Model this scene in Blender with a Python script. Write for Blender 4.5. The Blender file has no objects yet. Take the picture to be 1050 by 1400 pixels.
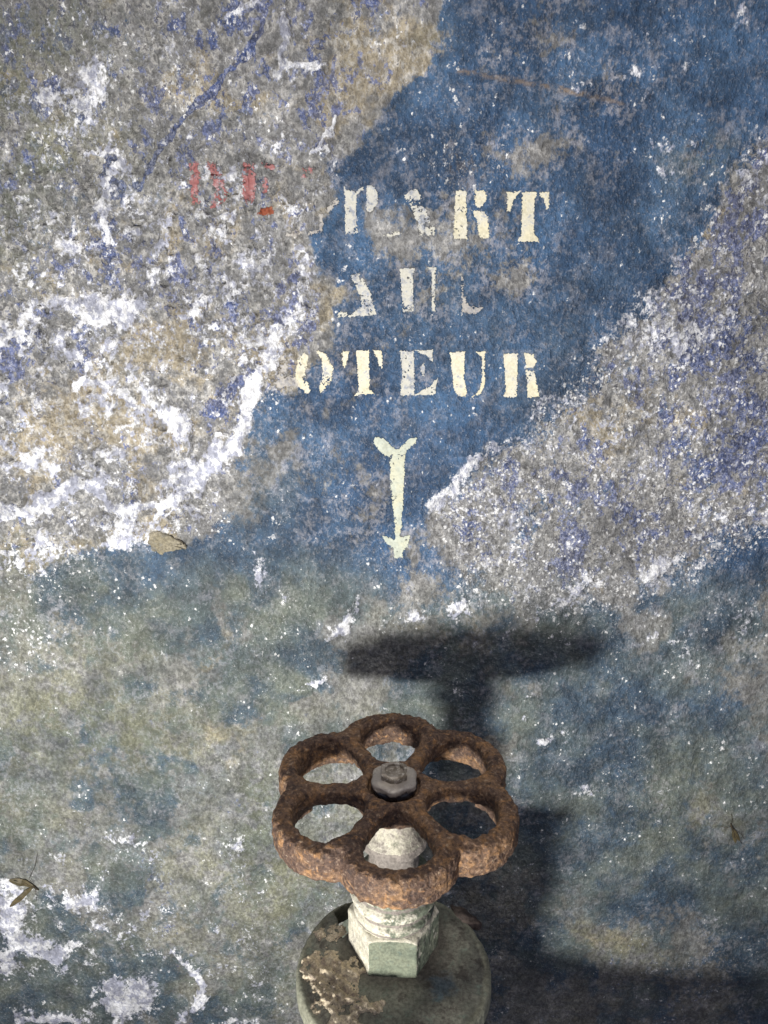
import bpy, math, random
import numpy as np

# ------------------------------------------------------------------ camera, world, light
scene = bpy.context.scene
R = math.radians
CAM_Z = 0.80            # camera height above the (unseen) floor
WALL_D = 0.55           # camera to wall, metres
PITCH = R(20.0)
FPX = 1090.0            # focal length in pixels of a 1050 x 1400 picture

cam_data = bpy.data.cameras.new('camera')
cam = bpy.data.objects.new('camera', cam_data)
scene.collection.objects.link(cam)
cam_data.sensor_fit = 'VERTICAL'
cam_data.sensor_height = 36.0
cam_data.lens = 36.0 * FPX / 1400.0
cam_data.clip_start = 0.01
cam_data.clip_end = 50.0
cam.location = (0.0, -WALL_D, CAM_Z)
cam.rotation_euler = (R(90) - PITCH, 0, 0)
scene.camera = cam

world = bpy.data.worlds.new('World')
scene.world = world
world.use_nodes = True
bg = world.node_tree.nodes['Background']
bg.inputs['Color'].default_value = (0.76, 0.77, 1.0, 1)
bg.inputs['Strength'].default_value = 0.25

# a hand torch held low, to the left of the photographer
torch_data = bpy.data.lights.new('torch', 'SPOT')
torch_data.energy = 53.0
torch_data.color = (1.0, 0.985, 0.965)
torch_data.spot_size = R(90)
torch_data.spot_blend = 1.0
torch_data.shadow_soft_size = 0.050
torch = bpy.data.objects.new('torch', torch_data)
scene.collection.objects.link(torch)
TORCH = np.array((-0.298, -WALL_D - 0.287, CAM_Z - 0.463))
torch.location = TORCH

# unseen fill high above the valve, added to brighten the wheel top
fill_data = bpy.data.lights.new('overhead_fill', 'AREA')
fill_data.shape = 'DISK'; fill_data.size = 0.30; fill_data.energy = 8.5
fill_data.color = (1.0, 0.95, 0.90)
fill_lamp = bpy.data.objects.new('overhead_fill', fill_data)
scene.collection.objects.link(fill_lamp)
fill_lamp.location = (0.12, -0.42, 2.05)
fill_lamp.rotation_euler = (R(10), R(4), 0)

scene.view_settings.view_transform = 'Standard'
scene.view_settings.look = 'None'
scene.view_settings.exposure = 0.0
scene.view_settings.gamma = 1.0
scene.view_settings.use_curve_mapping = False
scene.render.engine = 'CYCLES'

# ------------------------------------------------------------------ helpers
def px2wall(u, v):
    """where a sight line through photo point (u, v) meets the wall plane -> world x, z"""
    u = np.asarray(u, float); v = np.asarray(v, float)
    b = (v - 700.0) / FPX
    c, s = math.cos(PITCH), math.sin(PITCH)
    zc = WALL_D / (c - b * s)
    return (u - 525.0) / FPX * zc, CAM_Z - zc * (s + b * c)

def wall2px(x, z):
    c, s = math.cos(PITCH), math.sin(PITCH)
    d = CAM_Z - z
    zc = WALL_D * c + d * s
    return 525.0 + FPX * x / zc, 700.0 + FPX * (d * c - WALL_D * s) / zc

aim_x, aim_z = px2wall(370, 790)
from mathutils import Vector
torch.rotation_euler = (Vector((float(aim_x), 0, float(aim_z))) - Vector(TORCH)).to_track_quat('-Z', 'Y').to_euler()

_lat = np.random.RandomState(7).rand(256, 256)
def vnoise(x, y, seed=0):
    x = x + seed * 37.17; y = y + seed * 91.73
    xi = np.floor(x).astype(np.int64); yi = np.floor(y).astype(np.int64)
    fx = x - xi; fy = y - yi
    fx = fx * fx * fx * (fx * (fx * 6 - 15) + 10); fy = fy * fy * fy * (fy * (fy * 6 - 15) + 10)
    a = _lat[xi & 255, yi & 255]; b = _lat[(xi + 1) & 255, yi & 255]
    c = _lat[xi & 255, (yi + 1) & 255]; d = _lat[(xi + 1) & 255, (yi + 1) & 255]
    return (a * (1 - fx) + b * fx) * (1 - fy) + (c * (1 - fx) + d * fx) * fy

def fbm(x, y, freq, octaves=4, gain=0.5, seed=0):
    """fractal noise, about -1..1"""
    t = 0; amp = 1.0; tot = 0
    for o in range(octaves):
        t = t + amp * (vnoise(x * freq, y * freq, seed + o * 3 + 1) * 2 - 1)
        tot += amp; amp *= gain; freq *= 2.03
    return t / tot * 1.6

_lat3 = np.random.RandomState(11).rand(64, 64, 64)
def vnoise3(p):
    i = np.floor(p).astype(np.int64); f = p - i
    f = f * f * (3 - 2 * f)
    r = 0
    for dx in (0, 1):
        for dy in (0, 1):
            for dz in (0, 1):
                w = (f[..., 0] if dx else 1 - f[..., 0]) * (f[..., 1] if dy else 1 - f[..., 1]) * (f[..., 2] if dz else 1 - f[..., 2])
                r = r + w * _lat3[(i[..., 0] + dx) & 63, (i[..., 1] + dy) & 63, (i[..., 2] + dz) & 63]
    return r
def fbm3(p, freq, octaves=3, gain=0.55):
    t = 0; amp = 1.0; tot = 0
    for o in range(octaves):
        t = t + amp * (vnoise3(p * freq + 5.3 * o) * 2 - 1); tot += amp; amp *= gain; freq *= 2.07
    return t / tot * 1.5

def sdf_poly(u, v, pts):
    """signed distance to a polygon, negative inside"""
    u = np.asarray(u); v = np.asarray(v)
    d = np.full(u.shape, 1e18); sgn = np.ones(u.shape)
    n = len(pts)
    for i in range(n):
        ax, ay = pts[i]; bx, by = pts[(i + 1) % n]
        ex, ey = bx - ax, by - ay
        wx, wy = u - ax, v - ay
        t = np.clip((wx * ex + wy * ey) / (ex * ex + ey * ey + 1e-12), 0, 1)
        d = np.minimum(d, (wx - ex * t) ** 2 + (wy - ey * t) ** 2)
        c1 = v >= ay; c2 = v < by; c3 = ex * wy > ey * wx
        flip = (c1 & c2 & c3) | (~c1 & ~c2 & ~c3)
        sgn = np.where(flip, -sgn, sgn)
    return sgn * np.sqrt(d)

def dist_line(u, v, pts):
    d = np.full(np.shape(u), 1e18)
    for (ax, ay), (bx, by) in zip(pts[:-1], pts[1:]):
        ex, ey = bx - ax, by - ay
        wx, wy = u - ax, v - ay
        t = np.clip((wx * ex + wy * ey) / (ex * ex + ey * ey + 1e-12), 0, 1)
        d = np.minimum(d, (wx - ex * t) ** 2 + (wy - ey * t) ** 2)
    return np.sqrt(d)

def sstep(x, a, b):
    t = np.clip((x - a) / (b - a), 0, 1)
    return t * t * (3 - 2 * t)

def mesh_from(name, verts, faces, mat=None, smooth=True):
    verts = np.asarray(verts, np.float32); faces = np.asarray(faces, np.int32)
    k = faces.shape[1]
    me = bpy.data.meshes.new(name)
    me.vertices.add(len(verts)); me.vertices.foreach_set('co', verts.ravel())
    me.loops.add(faces.size); me.loops.foreach_set('vertex_index', faces.ravel())
    me.polygons.add(len(faces))
    me.polygons.foreach_set('loop_start', np.arange(0, faces.size, k, dtype=np.int32))
    me.polygons.foreach_set('loop_total', np.full(len(faces), k, np.int32))
    if smooth: me.polygons.foreach_set('use_smooth', np.ones(len(faces), bool))
    me.update(calc_edges=True)
    if mat: me.materials.append(mat)
    return me

def link(name, me, parent=None, loc=(0, 0, 0)):
    o = bpy.data.objects.new(name, me)
    scene.collection.objects.link(o)
    o.location = loc
    if parent: o.parent = parent
    return o

def tag(o, label=None, cat=None, group=None, kind=None):
    if label: o['label'] = label
    if cat: o['category'] = cat
    if group: o['group'] = group
    if kind: o['kind'] = kind
    return o

# ------------------------------------------------------------------ node material helper
class NB:
    def __init__(s, name):
        s.mat = bpy.data.materials.new(name); s.mat.use_nodes = True
        s.t = s.mat.node_tree; s.t.nodes.clear()
        s.out = s.t.nodes.new('ShaderNodeOutputMaterial')
        s.bsdf = s.t.nodes.new('ShaderNodeBsdfPrincipled')
        s.t.links.new(s.bsdf.outputs[0], s.out.inputs['Surface'])
        s.tc = s.t.nodes.new('ShaderNodeTexCoord').outputs['Object']
        s.bsdf.inputs['Specular IOR Level'].default_value = 0.3
    def put(s, sock, val):
        if isinstance(val, bpy.types.NodeSocket): s.t.links.new(val, sock)
        elif isinstance(val, (tuple, list)):
            sock.default_value = tuple(val) + ((1,) if len(val) == 3 and len(sock.default_value) == 4 else ())
        else: sock.default_value = val
    def attr(s, name):
        n = s.t.nodes.new('ShaderNodeAttribute'); n.attribute_name = name; return n.outputs['Fac']
    def m(s, op, a, b=0.0):
        n = s.t.nodes.new('ShaderNodeMath'); n.operation = op
        s.put(n.inputs[0], a); s.put(n.inputs[1], b); return n.outputs[0]
    def add(s, a, *bs):
        for b in bs: a = s.m('ADD', a, b)
        return a
    def mul(s, a, *bs):
        for b in bs: a = s.m('MULTIPLY', a, b)
        return a
    def cn(s, n, k):               # centred noise times k
        return s.mul(s.m('SUBTRACT', n, 0.5), k)
    def ss(s, x, a, b, lo=0.0, hi=1.0):
        n = s.t.nodes.new('ShaderNodeMapRange'); n.interpolation_type = 'SMOOTHSTEP'
        s.put(n.inputs['Value'], x); s.put(n.inputs['From Min'], a); s.put(n.inputs['From Max'], b)
        s.put(n.inputs['To Min'], lo); s.put(n.inputs['To Max'], hi); return n.outputs[0]
    def mapped(s, scale=(1, 1, 1), loc=(0, 0, 0)):
        n = s.t.nodes.new('ShaderNodeMapping'); s.put(n.inputs['Vector'], s.tc)
        n.inputs['Scale'].default_value = scale; n.inputs['Location'].default_value = loc
        return n.outputs[0]
    def noise(s, scale, detail=5, rough=0.6, dist=0.0, seed=0, stretch=(1, 1, 1)):
        n = s.t.nodes.new('ShaderNodeTexNoise')
        s.put(n.inputs['Vector'], s.mapped(stretch, (seed * 1.37, seed * 0.71, seed * 2.11)))
        n.inputs['Scale'].default_value = scale; n.inputs['Detail'].default_value = detail
        n.inputs['Roughness'].default_value = rough; n.inputs['Distortion'].default_value = dist
        return n.outputs['Fac']
    def vor(s, scale, seed=0, feature='F1'):
        n = s.t.nodes.new('ShaderNodeTexVoronoi'); n.feature = feature
        s.put(n.inputs['Vector'], s.mapped((1, 1, 1), (seed * 1.7, seed, seed * .3)))
        n.inputs['Scale'].default_value = scale
        return n.outputs['Distance']
    def mix(s, f, a, b, mode='MIX'):
        n = s.t.nodes.new('ShaderNodeMix'); n.data_type = 'RGBA'; n.blend_type = mode
        s.put(n.inputs['Factor'], f); s.put(n.inputs['A'], a) if False else None
        s.put(n.inputs[6], a); s.put(n.inputs[7], b); return n.outputs[2]
    def scale(s, col, f):          # colour times factor
        n = s.t.nodes.new('ShaderNodeVectorMath'); n.operation = 'SCALE'
        s.put(n.inputs[0], col); s.put(n.inputs['Scale'], f); return n.outputs[0]
    def xyz(s):
        n = s.t.nodes.new('ShaderNodeSeparateXYZ'); s.put(n.inputs[0], s.tc); return n.outputs
    def done(s, col, rough=0.85, height=None, bump=0.5, dist=0.001, metallic=0.0):
        s.put(s.bsdf.inputs['Base Color'], col); s.put(s.bsdf.inputs['Roughness'], rough)
        s.put(s.bsdf.inputs['Metallic'], metallic)
        if height is not None:
            b = s.t.nodes.new('ShaderNodeBump'); b.inputs['Strength'].default_value = bump
            b.inputs['Distance'].default_value = dist
            s.put(b.inputs['Height'], height); s.t.links.new(b.outputs[0], s.bsdf.inputs['Normal'])
        return s.mat

# ------------------------------------------------------------------ wall: where each layer of paint, salt and dirt lies
def blobs(u, v, lst):
    """sum of soft patches (cu, cv, ru, rv, angle in degrees, amount)"""
    t = np.zeros(np.shape(u))
    for cu, cv, ru, rv, an, am in lst:
        c, s = math.cos(R(an)), math.sin(R(an))
        a = (u - cu) * c + (v - cv) * s; b = -(u - cu) * s + (v - cv) * c
        t = t + am * np.exp(-(a / ru) ** 2 - (b / rv) ** 2)
    return t

def white_blobs(u, v, lst):
    return blobs(u, v, [(a, b, c * 1.2, d * 1.2, e, f * (1.5 if max(c, d) <= 46 and b > 1100 or max(c, d) <= 30 else 1.1)) for a, b, c, d, e, f in lst])

POLY_LEFT = [(640, -60), (612, 60), (590, 110), (560, 135), (535, 165), (505, 200), (478, 232), (474, 262), (450, 290),
             (425, 330), (430, 365), (470, 390), (455, 450), (432, 500), (400, 545), (362, 562), (344, 585), (330, 640), (330, 700),
             (285, 742), (240, 752), (170, 752), (110, 775), (40, 800), (-400, 860), (-400, -400), (640, -400)]
POLY_RIGHT = [(1500, -20), (1100, 150), (1035, 195), (985, 240), (965, 300), (938, 330), (905, 372), (885, 410), (845, 455), (790, 505),
              (755, 535), (715, 575), (668, 618), (628, 655), (590, 688), (600, 735), (640, 790), (700, 830), (770, 845),
              (850, 830), (930, 800), (1010, 760), (1100, 700), (1500, 650)]

def wall_masks(x, z):
    u0, v0 = wall2px(x, z)
    w1 = fbm(u0, v0, 1 / 60, 4, .55, 1); w2 = fbm(u0, v0, 1 / 60, 4, .55, 40)
    w3 = fbm(u0, v0, 1 / 18, 3, .6, 70); w4 = fbm(u0, v0, 1 / 18, 3, .6, 90)
    u = u0 + 11 * w1 + 5 * w3; v = v0 + 11 * w2 + 5 * w4
    big = fbm(u0, v0, 1 / 170, 3, .5, 120); mid = fbm(u0, v0, 1 / 55, 4, .55, 150); mid2 = fbm(u0, v0, 1 / 40, 4, .6, 190)
    ul = u0 + 9 * w1 + 7 * w3; vl = v0 + 9 * w2 + 7 * w4
    sl = sdf_poly(ul, vl, POLY_LEFT); sr = sdf_poly(ul, vl, POLY_RIGHT)
    inL = sstep(-sl, -12, 34); inR = sstep(-sr, -20, 30)
    edgeR = np.exp(-((sr + 22) / 26) ** 2) * sstep(v, 330, 480)
    low = sstep(v + 18 * big, 730, 860)
    mid_zone = (1 - inL) * (1 - inR)
    lowleft = sstep(-u, -420, -250) * sstep(v, 860, 980)
    M = {}
    flakef = fbm(u0, v0, 1 / 24, 4, .55, 620) + .3 * big
    flake_ = sstep(flakef, .18, .27) * (inL * sstep(v, 40, 200) + .55 * inR + .25 * low)
    patch = sstep(fbm(u0, v0, 1 / 90, 4, .55, 660), -.05, .30); patch2 = sstep(fbm(u0, v0, 1 / 75, 4, .55, 700), .0, .35)
    M['m_rough'] = np.clip(.50 + .42 * inL + .48 * inR - .12 * low + .35 * fbm(u0, v0, 1 / 120, 3, .5, 740), .22, 1.1)
    # blue paint that still holds
    b = 0.80 * mid_zone * (1 - low) + 0.57 * low * (1 - .5 * inR) + .05 * inL + 0.12 * inR
    b = b + blobs(u, v, [
        (790, 400, 150, 120, -40, .35), (680, 560, 130, 60, -35, .35), (590, 640, 70, 60, 0, .25), (900, 150, 150, 120, 0, .22), (980, 60, 120, 90, 0, .2),
        (560, 165, 70, 40, -30, .2), (660, 150, 80, 50, 0, .15), (800, 310, 90, 70, 0, .2), (430, 650, 90, 80, 0, -.16), (540, 230, 60, 40, 0, -.1), (455, 230, 25, 30, 0, .5),
        (475, 320, 25, 45, 0, .35), (640, 440, 60, 50, 0, .12), (485, 435, 40, 14, 10, .5),
        (690, 385, 50, 42, -30, -.62), (720, 370, 30, 20, -40, -.3), (600, 415, 45, 30, 0, -.42), (565, 335, 60, 35, 0, -.5), (560, 460, 60, 22, 0, -.42), (450, 405, 60, 50, 0, -.4),
        (760, 205, 70, 30, -20, -.4), (700, 215, 45, 30, 0, -.35), (620, 310, 40, 50, 0, -.38), (530, 290, 40, 30, 0, -.35), (640, 80, 50, 40, 0, -.3), (850, 215, 50, 20, -40, -.3), (750, 60, 40, 20, 0, -.32),
        (365, 680, 40, 60, 0, -.25), (390, 620, 40, 40, 0, -.2), (960, 205, 50, 40, -30, -.35), (700, 300, 25, 40, 0, -.2),
        (560, 745, 60, 30, 0, -.15), (480, 700, 40, 60, 0, -.12),
        (250, 805, 120, 40, 0, .32), (400, 770, 90, 28, 10, .3), (120, 815, 70, 30, 0, .2), (380, 820, 60, 40, 0, .2), (360, 900, 50, 60, 20, .25), (300, 960, 40, 40, 0, .2),
        (210, 1110, 30, 40, 0, .22), (235, 1035, 35, 30, 0, .22), (120, 1130, 60, 50, 0, .05), (880, 960, 150, 60, 0, .25), (780, 1010, 80, 70, 0, .2), (960, 1000, 100, 100, 0, .2), (850, 1180, 120, 70, 0, .2), (980, 760, 90, 40, -20, .5), (900, 1090, 190, 190, 0, .20), (230, 830, 170, 60, 0, .15), (700, 730, 50, 30, 0, .2),  # broad right-hand patch also paints in the weaker light there
        (960, 1250, 100, 60, 0, .25), (120, 1340, 90, 50, 10, .4), (200, 1330, 40, 40, 0, .3), (60, 1270, 40, 20, 0, .35), (320, 1390, 40, 30, 0, .3), (20, 1390, 30, 30, 0, .25),
        (100, 970, 160, 90, 0, -.10), (520, 690, 60, 60, 0, -.10), (900, 60, 60, 40, 0, -.16), (830, 110, 70, 40, 0, -.22), (380, 620, 50, 60, 0, -.12), (470, 1090, 110, 90, 0, -.35), (320, 1040, 60, 50, 0, -.3), (290, 900, 40, 40, 0, -.3), (830, 1285, 60, 22, 10, -.3), (960, 1110, 70, 50, 0, -.25), (320, 1200, 90, 60, 0, -.25)])
    M['m_blue'] = b + .17 * big + (.15 + .10 * low) * mid + low * .26 * (patch - .5) + .08 * mid_zone * (patch2 - .5)
    # how faded the blue is: 0 fresh, 1 slate grey-green
    M['m_dull'] = np.clip(low * (.88 - .14 * sstep(u, 620, 860)) + .45 * sstep(-u, -470, -350) * sstep(v, 560, 640) * (1 - inL) + .12 * big, 0, 1)
    # ultramarine and violet flecks of an older coat
    M['m_navy'] = .34 * inL + .46 * inR * (1 - .5 * low) + .10 * low + blobs(u, v, [
        (930, 390, 60, 50, 0, .42), (1000, 620, 50, 40, 0, .25), (700, 700, 40, 30, 0, .2), (870, 640, 30, 24, 0, .2), (1030, 560, 40, 120, 0, .35), (950, 490, 70, 45, 0, .35), (1010, 300, 40, 60, 0, .3), (330, 30, 40, 30, -30, .5), (300, 150, 60, 40, -40, .25),
        (400, 60, 18, 40, 0, .3), (430, 110, 60, 30, 0, .25), (15, 490, 20, 50, 0, .6), (95, 480, 40, 30, 0, .3), (225, 430, 30, 25, 0, .35), (300, 545, 18, 30, 30, .7), (300, 640, 30, 20, 0, .35),
        (235, 340, 70, 40, 0, .2), (400, 395, 35, 80, 10, .35), (785, 760, 20, 30, 0, .7), (790, 670, 14, 20, 0, .8), (860, 700, 60, 40, 0, .12), (90, 660, 40, 20, 0, .3), (40, 740, 30, 14, 0, .3),
        (140, 335, 35, 30, 0, .35), (235, 380, 12, 12, 0, .6), (150, 240, 14, 24, 0, .6), (160, 262, 10, 14, 0, .4), (60, 120, 150, 150, 0, .20),
        (470, 140, 80, 50, 20, .06), (480, 40, 60, 30, 0, .16), (360, 985, 20, 14, 0, .5), (300, 1090, 40, 40, 0, .18), (215, 1205, 28, 36, 0, .5), (190, 1180, 20, 20, 0, .3), (110, 1300, 110, 50, 0, .35), (205, 1340, 40, 30, 0, .3), (300, 1400, 50, 20, 0, .3),
        (720, 880, 60, 40, 0, .15), (840, 560, 40, 30, 0, -.2), (130, 560, 90, 60, 0, -.2)])
    crack = dist_line(u0 + 4 * w3, v0 + 4 * w4, [(372, -10), (352, 45), (338, 72), (300, 108), (288, 128), (258, 152), (238, 172), (215, 208), (188, 258)])
    wd = 3.5 + 6 * np.clip(mid2, 0, 1) + 5 * np.exp(-((v0 - 140) / 30) ** 2)
    M['m_navy'] = np.maximum(M['m_navy'], 1.5 * sstep(-crack, -wd, -wd * .4)) + .12 * mid
    # pale salt crust
    veins = [([(-60, 700), (0, 690), (38, 698), (62, 688), (105, 668), (128, 672), (150, 682), (180, 697), (225, 692), (262, 668)], 8, .85),
             ([(262, 668), (272, 650), (300, 632), (322, 600), (340, 555), (348, 515), (352, 495)], 10, .8),
             ([(352, 495), (372, 462), (400, 440), (418, 400), (418, 350)], 12, .3),
             ([(-20, 640), (20, 635), (60, 628), (75, 650)], 7, .5), ([(148, 672), (146, 652)], 6, .5), ([(10, 470), (30, 455), (35, 430), (55, 440)], 8, .5), ([(150, 470), (175, 450), (170, 430), (200, 400)], 9, .35),
             ([(60, 420), (95, 410), (130, 430), (160, 425)], 10, .35), ([(105, 700), (120, 560)], 4, .1), ([(205, 520), (225, 570), (250, 580)], 14, .42), ([(130, 520), (170, 540), (185, 555)], 10, .35),
             ([(384, 24), (386, 60), (392, 84), (412, 88), (446, 84)], 7, .6), ([(455, 155), (447, 178), (432, 196), (420, 200)], 4.5, .7), ([(312, 22), (340, 8), (362, -4)], 8, .5),
             ([(128, 215), (140, 208), (160, 212), (168, 225), (150, 240), (134, 270), (140, 300), (150, 330)], 7, .5), ([(338, 352), (355, 360), (370, 350)], 4, .6),
             ([(590, 692), (632, 652), (664, 622)], 9, .5), ([(668, 618), (715, 575), (758, 535)], 6, .3), ([(790, 500), (850, 450), (890, 405)], 8, .2),
             ([(238, 1300), (262, 1330), (272, 1358), (240, 1392)], 9, .6), ([(30, 1388), (70, 1400), (110, 1392)], 10, .7), ([(130, 1270), (190, 1290), (230, 1305)], 8, .4), ([(290, 1396), (350, 1392)], 6, .5)]
    wt = np.zeros(np.shape(u))
    for pts, wd_, am in veins:
        wt = np.maximum(wt, 1.25 * am * np.exp(-(dist_line(u, v, pts) / wd_) ** 2))
    wt = 1.0 * wt + .12 * inL * sstep(v, 150, 330) + .10 * inL + .13 * inR + white_blobs(u, v, [
        (132, 120, 22, 46, 0, .6), (65, 125, 30, 14, -30, .35), (95, 145, 40, 30, -30, .25), (230, 60, 60, 30, 0, .2), (400, 95, 25, 14, 0, .3),
        (50, 320, 50, 40, 0, .08), (145, 420, 30, 22, 0, .35), (262, 652, 22, 26, 0, .4), (178, 735, 22, 18, 0, .4), (205, 740, 22, 14, 0, .2),
        (350, 275, 60, 60, 0, .1), (330, 460, 40, 50, 0, .12), (120, 1240, 70, 16, 10, .4), (160, 1150, 40, 10, 20, .4), (115, 1235, 18, 10, 0, .3), (12, 1250, 18, 36, -20, .75), (55, 1292, 26, 12, 20, .7), (88, 1300, 14, 10, 0, .4), (8, 1320, 18, 18, 0, .75),
        (168, 1358, 26, 22, -45, .95), (190, 1335, 12, 10, 0, .5), (10, 1205, 14, 8, 0, .3), (75, 1180, 20, 6, 0, .35), (325, 1160, 8, 14, 0, .4), (360, 1210, 12, 6, 0, .35), (335, 1290, 16, 10, 0, .3),
        (570, 850, 12, 9, -20, .65), (622, 838, 16, 8, -25, .65), (468, 860, 8, 16, 10, .6), (452, 872, 10, 8, 0, .4), (428, 930, 12, 8, 30, .5), (480, 835, 5, 12, 0, .4),
        (354, 790, 9, 22, 0, .45), (900, 450, 60, 40, -35, .32), (950, 465, 40, 20, 0, .25), (930, 290, 20, 60, 20, .25), (900, 782, 16, 9, -20, .55), (1012, 852, 26, 26, 0, .35), (860, 590, 60, 30, 0, .1), (925, 880, 30, 16, 0, .3), (925, 480, 10, 8, 0, .4), (800, 800, 60, 30, 0, .1), (1030, 230, 30, 40, 30, .3),
        (800, 128, 20, 12, -25, .5), (878, 135, 10, 20, 20, .5), (858, 98, 24, 6, -20, .45), (870, 48, 18, 9, 10, .35), (788, 36, 14, 8, 0, .3), (942, 92, 8, 12, 30, .35), (1010, 25, 6, 30, 35, .4), (800, 178, 40, 10, -20, .18),
        (898, 200, 6, 16, 0, .4), (914, 205, 6, 16, 0, .4), (906, 240, 14, 8, 0, .4), (955, 195, 12, 10, 0, .35), (870, 277, 6, 8, 0, .4), (775, 1005, 12, 8, 0, .35), (712, 945, 16, 6, 0, .35), (715, 985, 18, 5, 0, .3), (745, 1015, 7, 5, 0, .8), (805, 1075, 8, 8, 0, .3), (795, 1085, 12, 6, -30, .3),
        (690, 750, 50, 40, 0, .1), (430, 1010, 30, 10, 0, .15)])
    clump = sstep(fbm(u0, v0, 1 / 19, 4, .6, 420) + .35 * fbm(u0, v0, 1 / 70, 3, .5, 440), .12, .85); clump2 = sstep(fbm(u0, v0, 1 / 48, 4, .6, 460), .05, .7)
    wt = wt + clump * (.28 * inL * sstep(v, 100, 330) + .14 * inL + .34 * inR * (1 - .5 * low) + .30 * sstep(v, 1120, 1210) * sstep(-u, -430, -330) + .10 * low)
    wt = wt + clump2 * (.16 * inL * sstep(v, 240, 420))
    pit = sstep(-fbm(u0, v0, 1 / 10, 3, .55, 520), .52, .80) * (inL * sstep(v, 60, 260) + .7 * inR)
    M['m_white'] = 1.15 * wt + .22 * edgeR - .30 * pit + .15 * flake_ * inL + .14 * mid2 - .04
    # loose pale grains
    M['m_grain'] = .50 * inR + .25 * edgeR + -.02 * low - .05 * mid_zone * (1 - low) + .08 * inL + blobs(u, v, [
        (292, 722, 40, 30, 0, .5), (170, 725, 60, 20, 0, .25), (90, 790, 70, 40, 0, .3), (30, 860, 40, 80, 0, .35), (140, 140, 120, 80, -30, .3), (30, 310, 60, 40, 0, .35), (620, 210, 70, 40, 0, .35), (640, 245, 40, 30, 0, .3), (700, 70, 80, 40, 0, .15),
        (760, 800, 120, 60, 0, .2), (900, 850, 120, 50, 0, .2), (680, 760, 60, 40, 0, .15), (370, 870, 50, 40, 0, .3), (640, 690, 60, 40, 0, .2), (860, 1090, 100, 70, 0, .12), (530, 640, 70, 60, 0, .08), (870, 700, 80, 60, 0, .12),
        (790, 560, 50, 30, 0, -.3), (150, 1000, 140, 90, 0, -.15), (900, 1230, 150, 80, 0, -.12)]) + .08 * mid
    # warm plaster showing
    M['m_tan'] = .34 * inL + .24 * inR + .14 * low + .30 * (patch2 - .5) * (inL + .6 * low + .6 * inR) + blobs(u, v, [
        (490, 110, 90, 80, 0, .5), (540, 60, 70, 50, 0, .3), (235, 120, 40, 30, -20, .5), (340, 130, 40, 30, 0, .4), (140, 565, 80, 40, 0, .4), (240, 460, 40, 40, 0, .4), (215, 460, 20, 20, 0, .2), (190, 600, 60, 40, 0, .3), (60, 600, 60, 30, 0, .2), (310, 540, 14, 30, 20, .3), (60, 650, 40, 18, 0, .3),
        (395, 510, 40, 30, 0, .8), (450, 410, 60, 60, 0, .4), (470, 290, 30, 30, 0, .3), (480, 240, 10, 30, 0, .5), (605, 60, 40, 40, 0, .3), (225, 742, 24, 12, 30, 1.0), (120, 745, 100, 22, 0, .4), (20, 745, 40, 25, 0, .5), (380, 480, 20, 40, 0, .4), (330, 740, 20, 10, 0, .5),
        (800, 545, 70, 40, -20, .5), (850, 600, 60, 30, 0, .3), (960, 320, 40, 14, -40, .9), (905, 370, 30, 20, -40, .5), (740, 555, 40, 14, -40, .5), (945, 575, 30, 20, 0, .5), (675, 610, 30, 8, -40, .6), (1000, 440, 60, 60, 0, .1),
        (310, 1025, 40, 26, 0, .6), (300, 995, 20, 14, 0, .4), (285, 905, 14, 12, 0, .8), (310, 885, 30, 20, 0, .4), (90, 1000, 100, 50, 0, .3), (830, 1285, 60, 18, 12, .5), (640, 400, 40, 40, 0, -.3), (690, 395, 60, 40, 0, -.3)]) + .2 * mid
    line = dist_line(u0 + 2 * w3, v0 + 2 * w4, [(628, 97), (668, 104), (715, 112), (760, 121), (815, 134), (850, 142)])
    M['m_streak'] = sstep(-line, -4.5, -1.5) * (.75 + .3 * mid)
    # algae and grime
    M['m_olive'] = blobs(u, v, [(20, 60, 170, 140, 0, .60), (60, 220, 130, 60, 0, .5), (-60, 300, 120, 100, 0, .5), (20, 340, 60, 60, 0, .2), (90, 1000, 140, 60, 0, .62), (210, 1010, 100, 50, 0, .3), (110, 900, 70, 40, 0, .25), (60, 1150, 100, 60, 0, .25), (355, 1130, 26, 60, 0, .9), (350, 1075, 16, 30, 0, .5), (420, 1215, 70, 40, 0, .8), (360, 1290, 60, 60, 0, .5),
        (130, 760, 120, 30, 0, .4), (15, 760, 40, 60, 0, .4), (940, 1050, 36, 34, 0, .7), (970, 1120, 90, 50, 0, .5), (960, 215, 60, 34, -20, .8), (830, 1290, 80, 24, 10, .5), (990, 1235, 20, 40, 0, .5), (300, 1180, 100, 60, 0, .35), (340, 1380, 80, 40, 0, .4), (850, 1100, 100, 60, 0, .3), (600, 60, 40, 40, 0, .25)]) + .12 * mid
    M['m_olive'] = np.clip(M['m_olive'] + low * (.20 + .14 * sstep(-u, -520, -250)) * (1 - .5 * inR) + blobs(u, v, [(470, 1100, 110, 90, 0, .4)]), 0, 1)
    # dark grime, pores and pits; corner dimming and the valve's shadow painted in too
    M['m_dark'] = .18 + blobs(u, v, [(20, 30, 190, 140, 0, .42), (300, 722, 36, 26, 0, .5), (640, 240, 50, 30, 0, .45), (620, 215, 30, 20, 0, .3), (700, 110, 60, 10, 8, .3), (60, 870, 60, 80, 0, .2), (955, 200, 50, 24, -20, .4), (170, 275, 14, 8, 0, .7), (240, 300, 7, 7, 0, .7), (760, 770, 40, 30, 0, .2), (870, 740, 120, 60, 0, .2), (230, 225, 16, 7, -30, .6), (720, 240, 40, 30, 0, .2), (180, 560, 200, 150, 0, -.08), (640, 750, 60, 30, 0, .15), (1000, 1380, 200, 40, 0, .2), (700, 1300, 60, 80, 0, .2)]) + .12 * inR + .42 * pit
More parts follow.
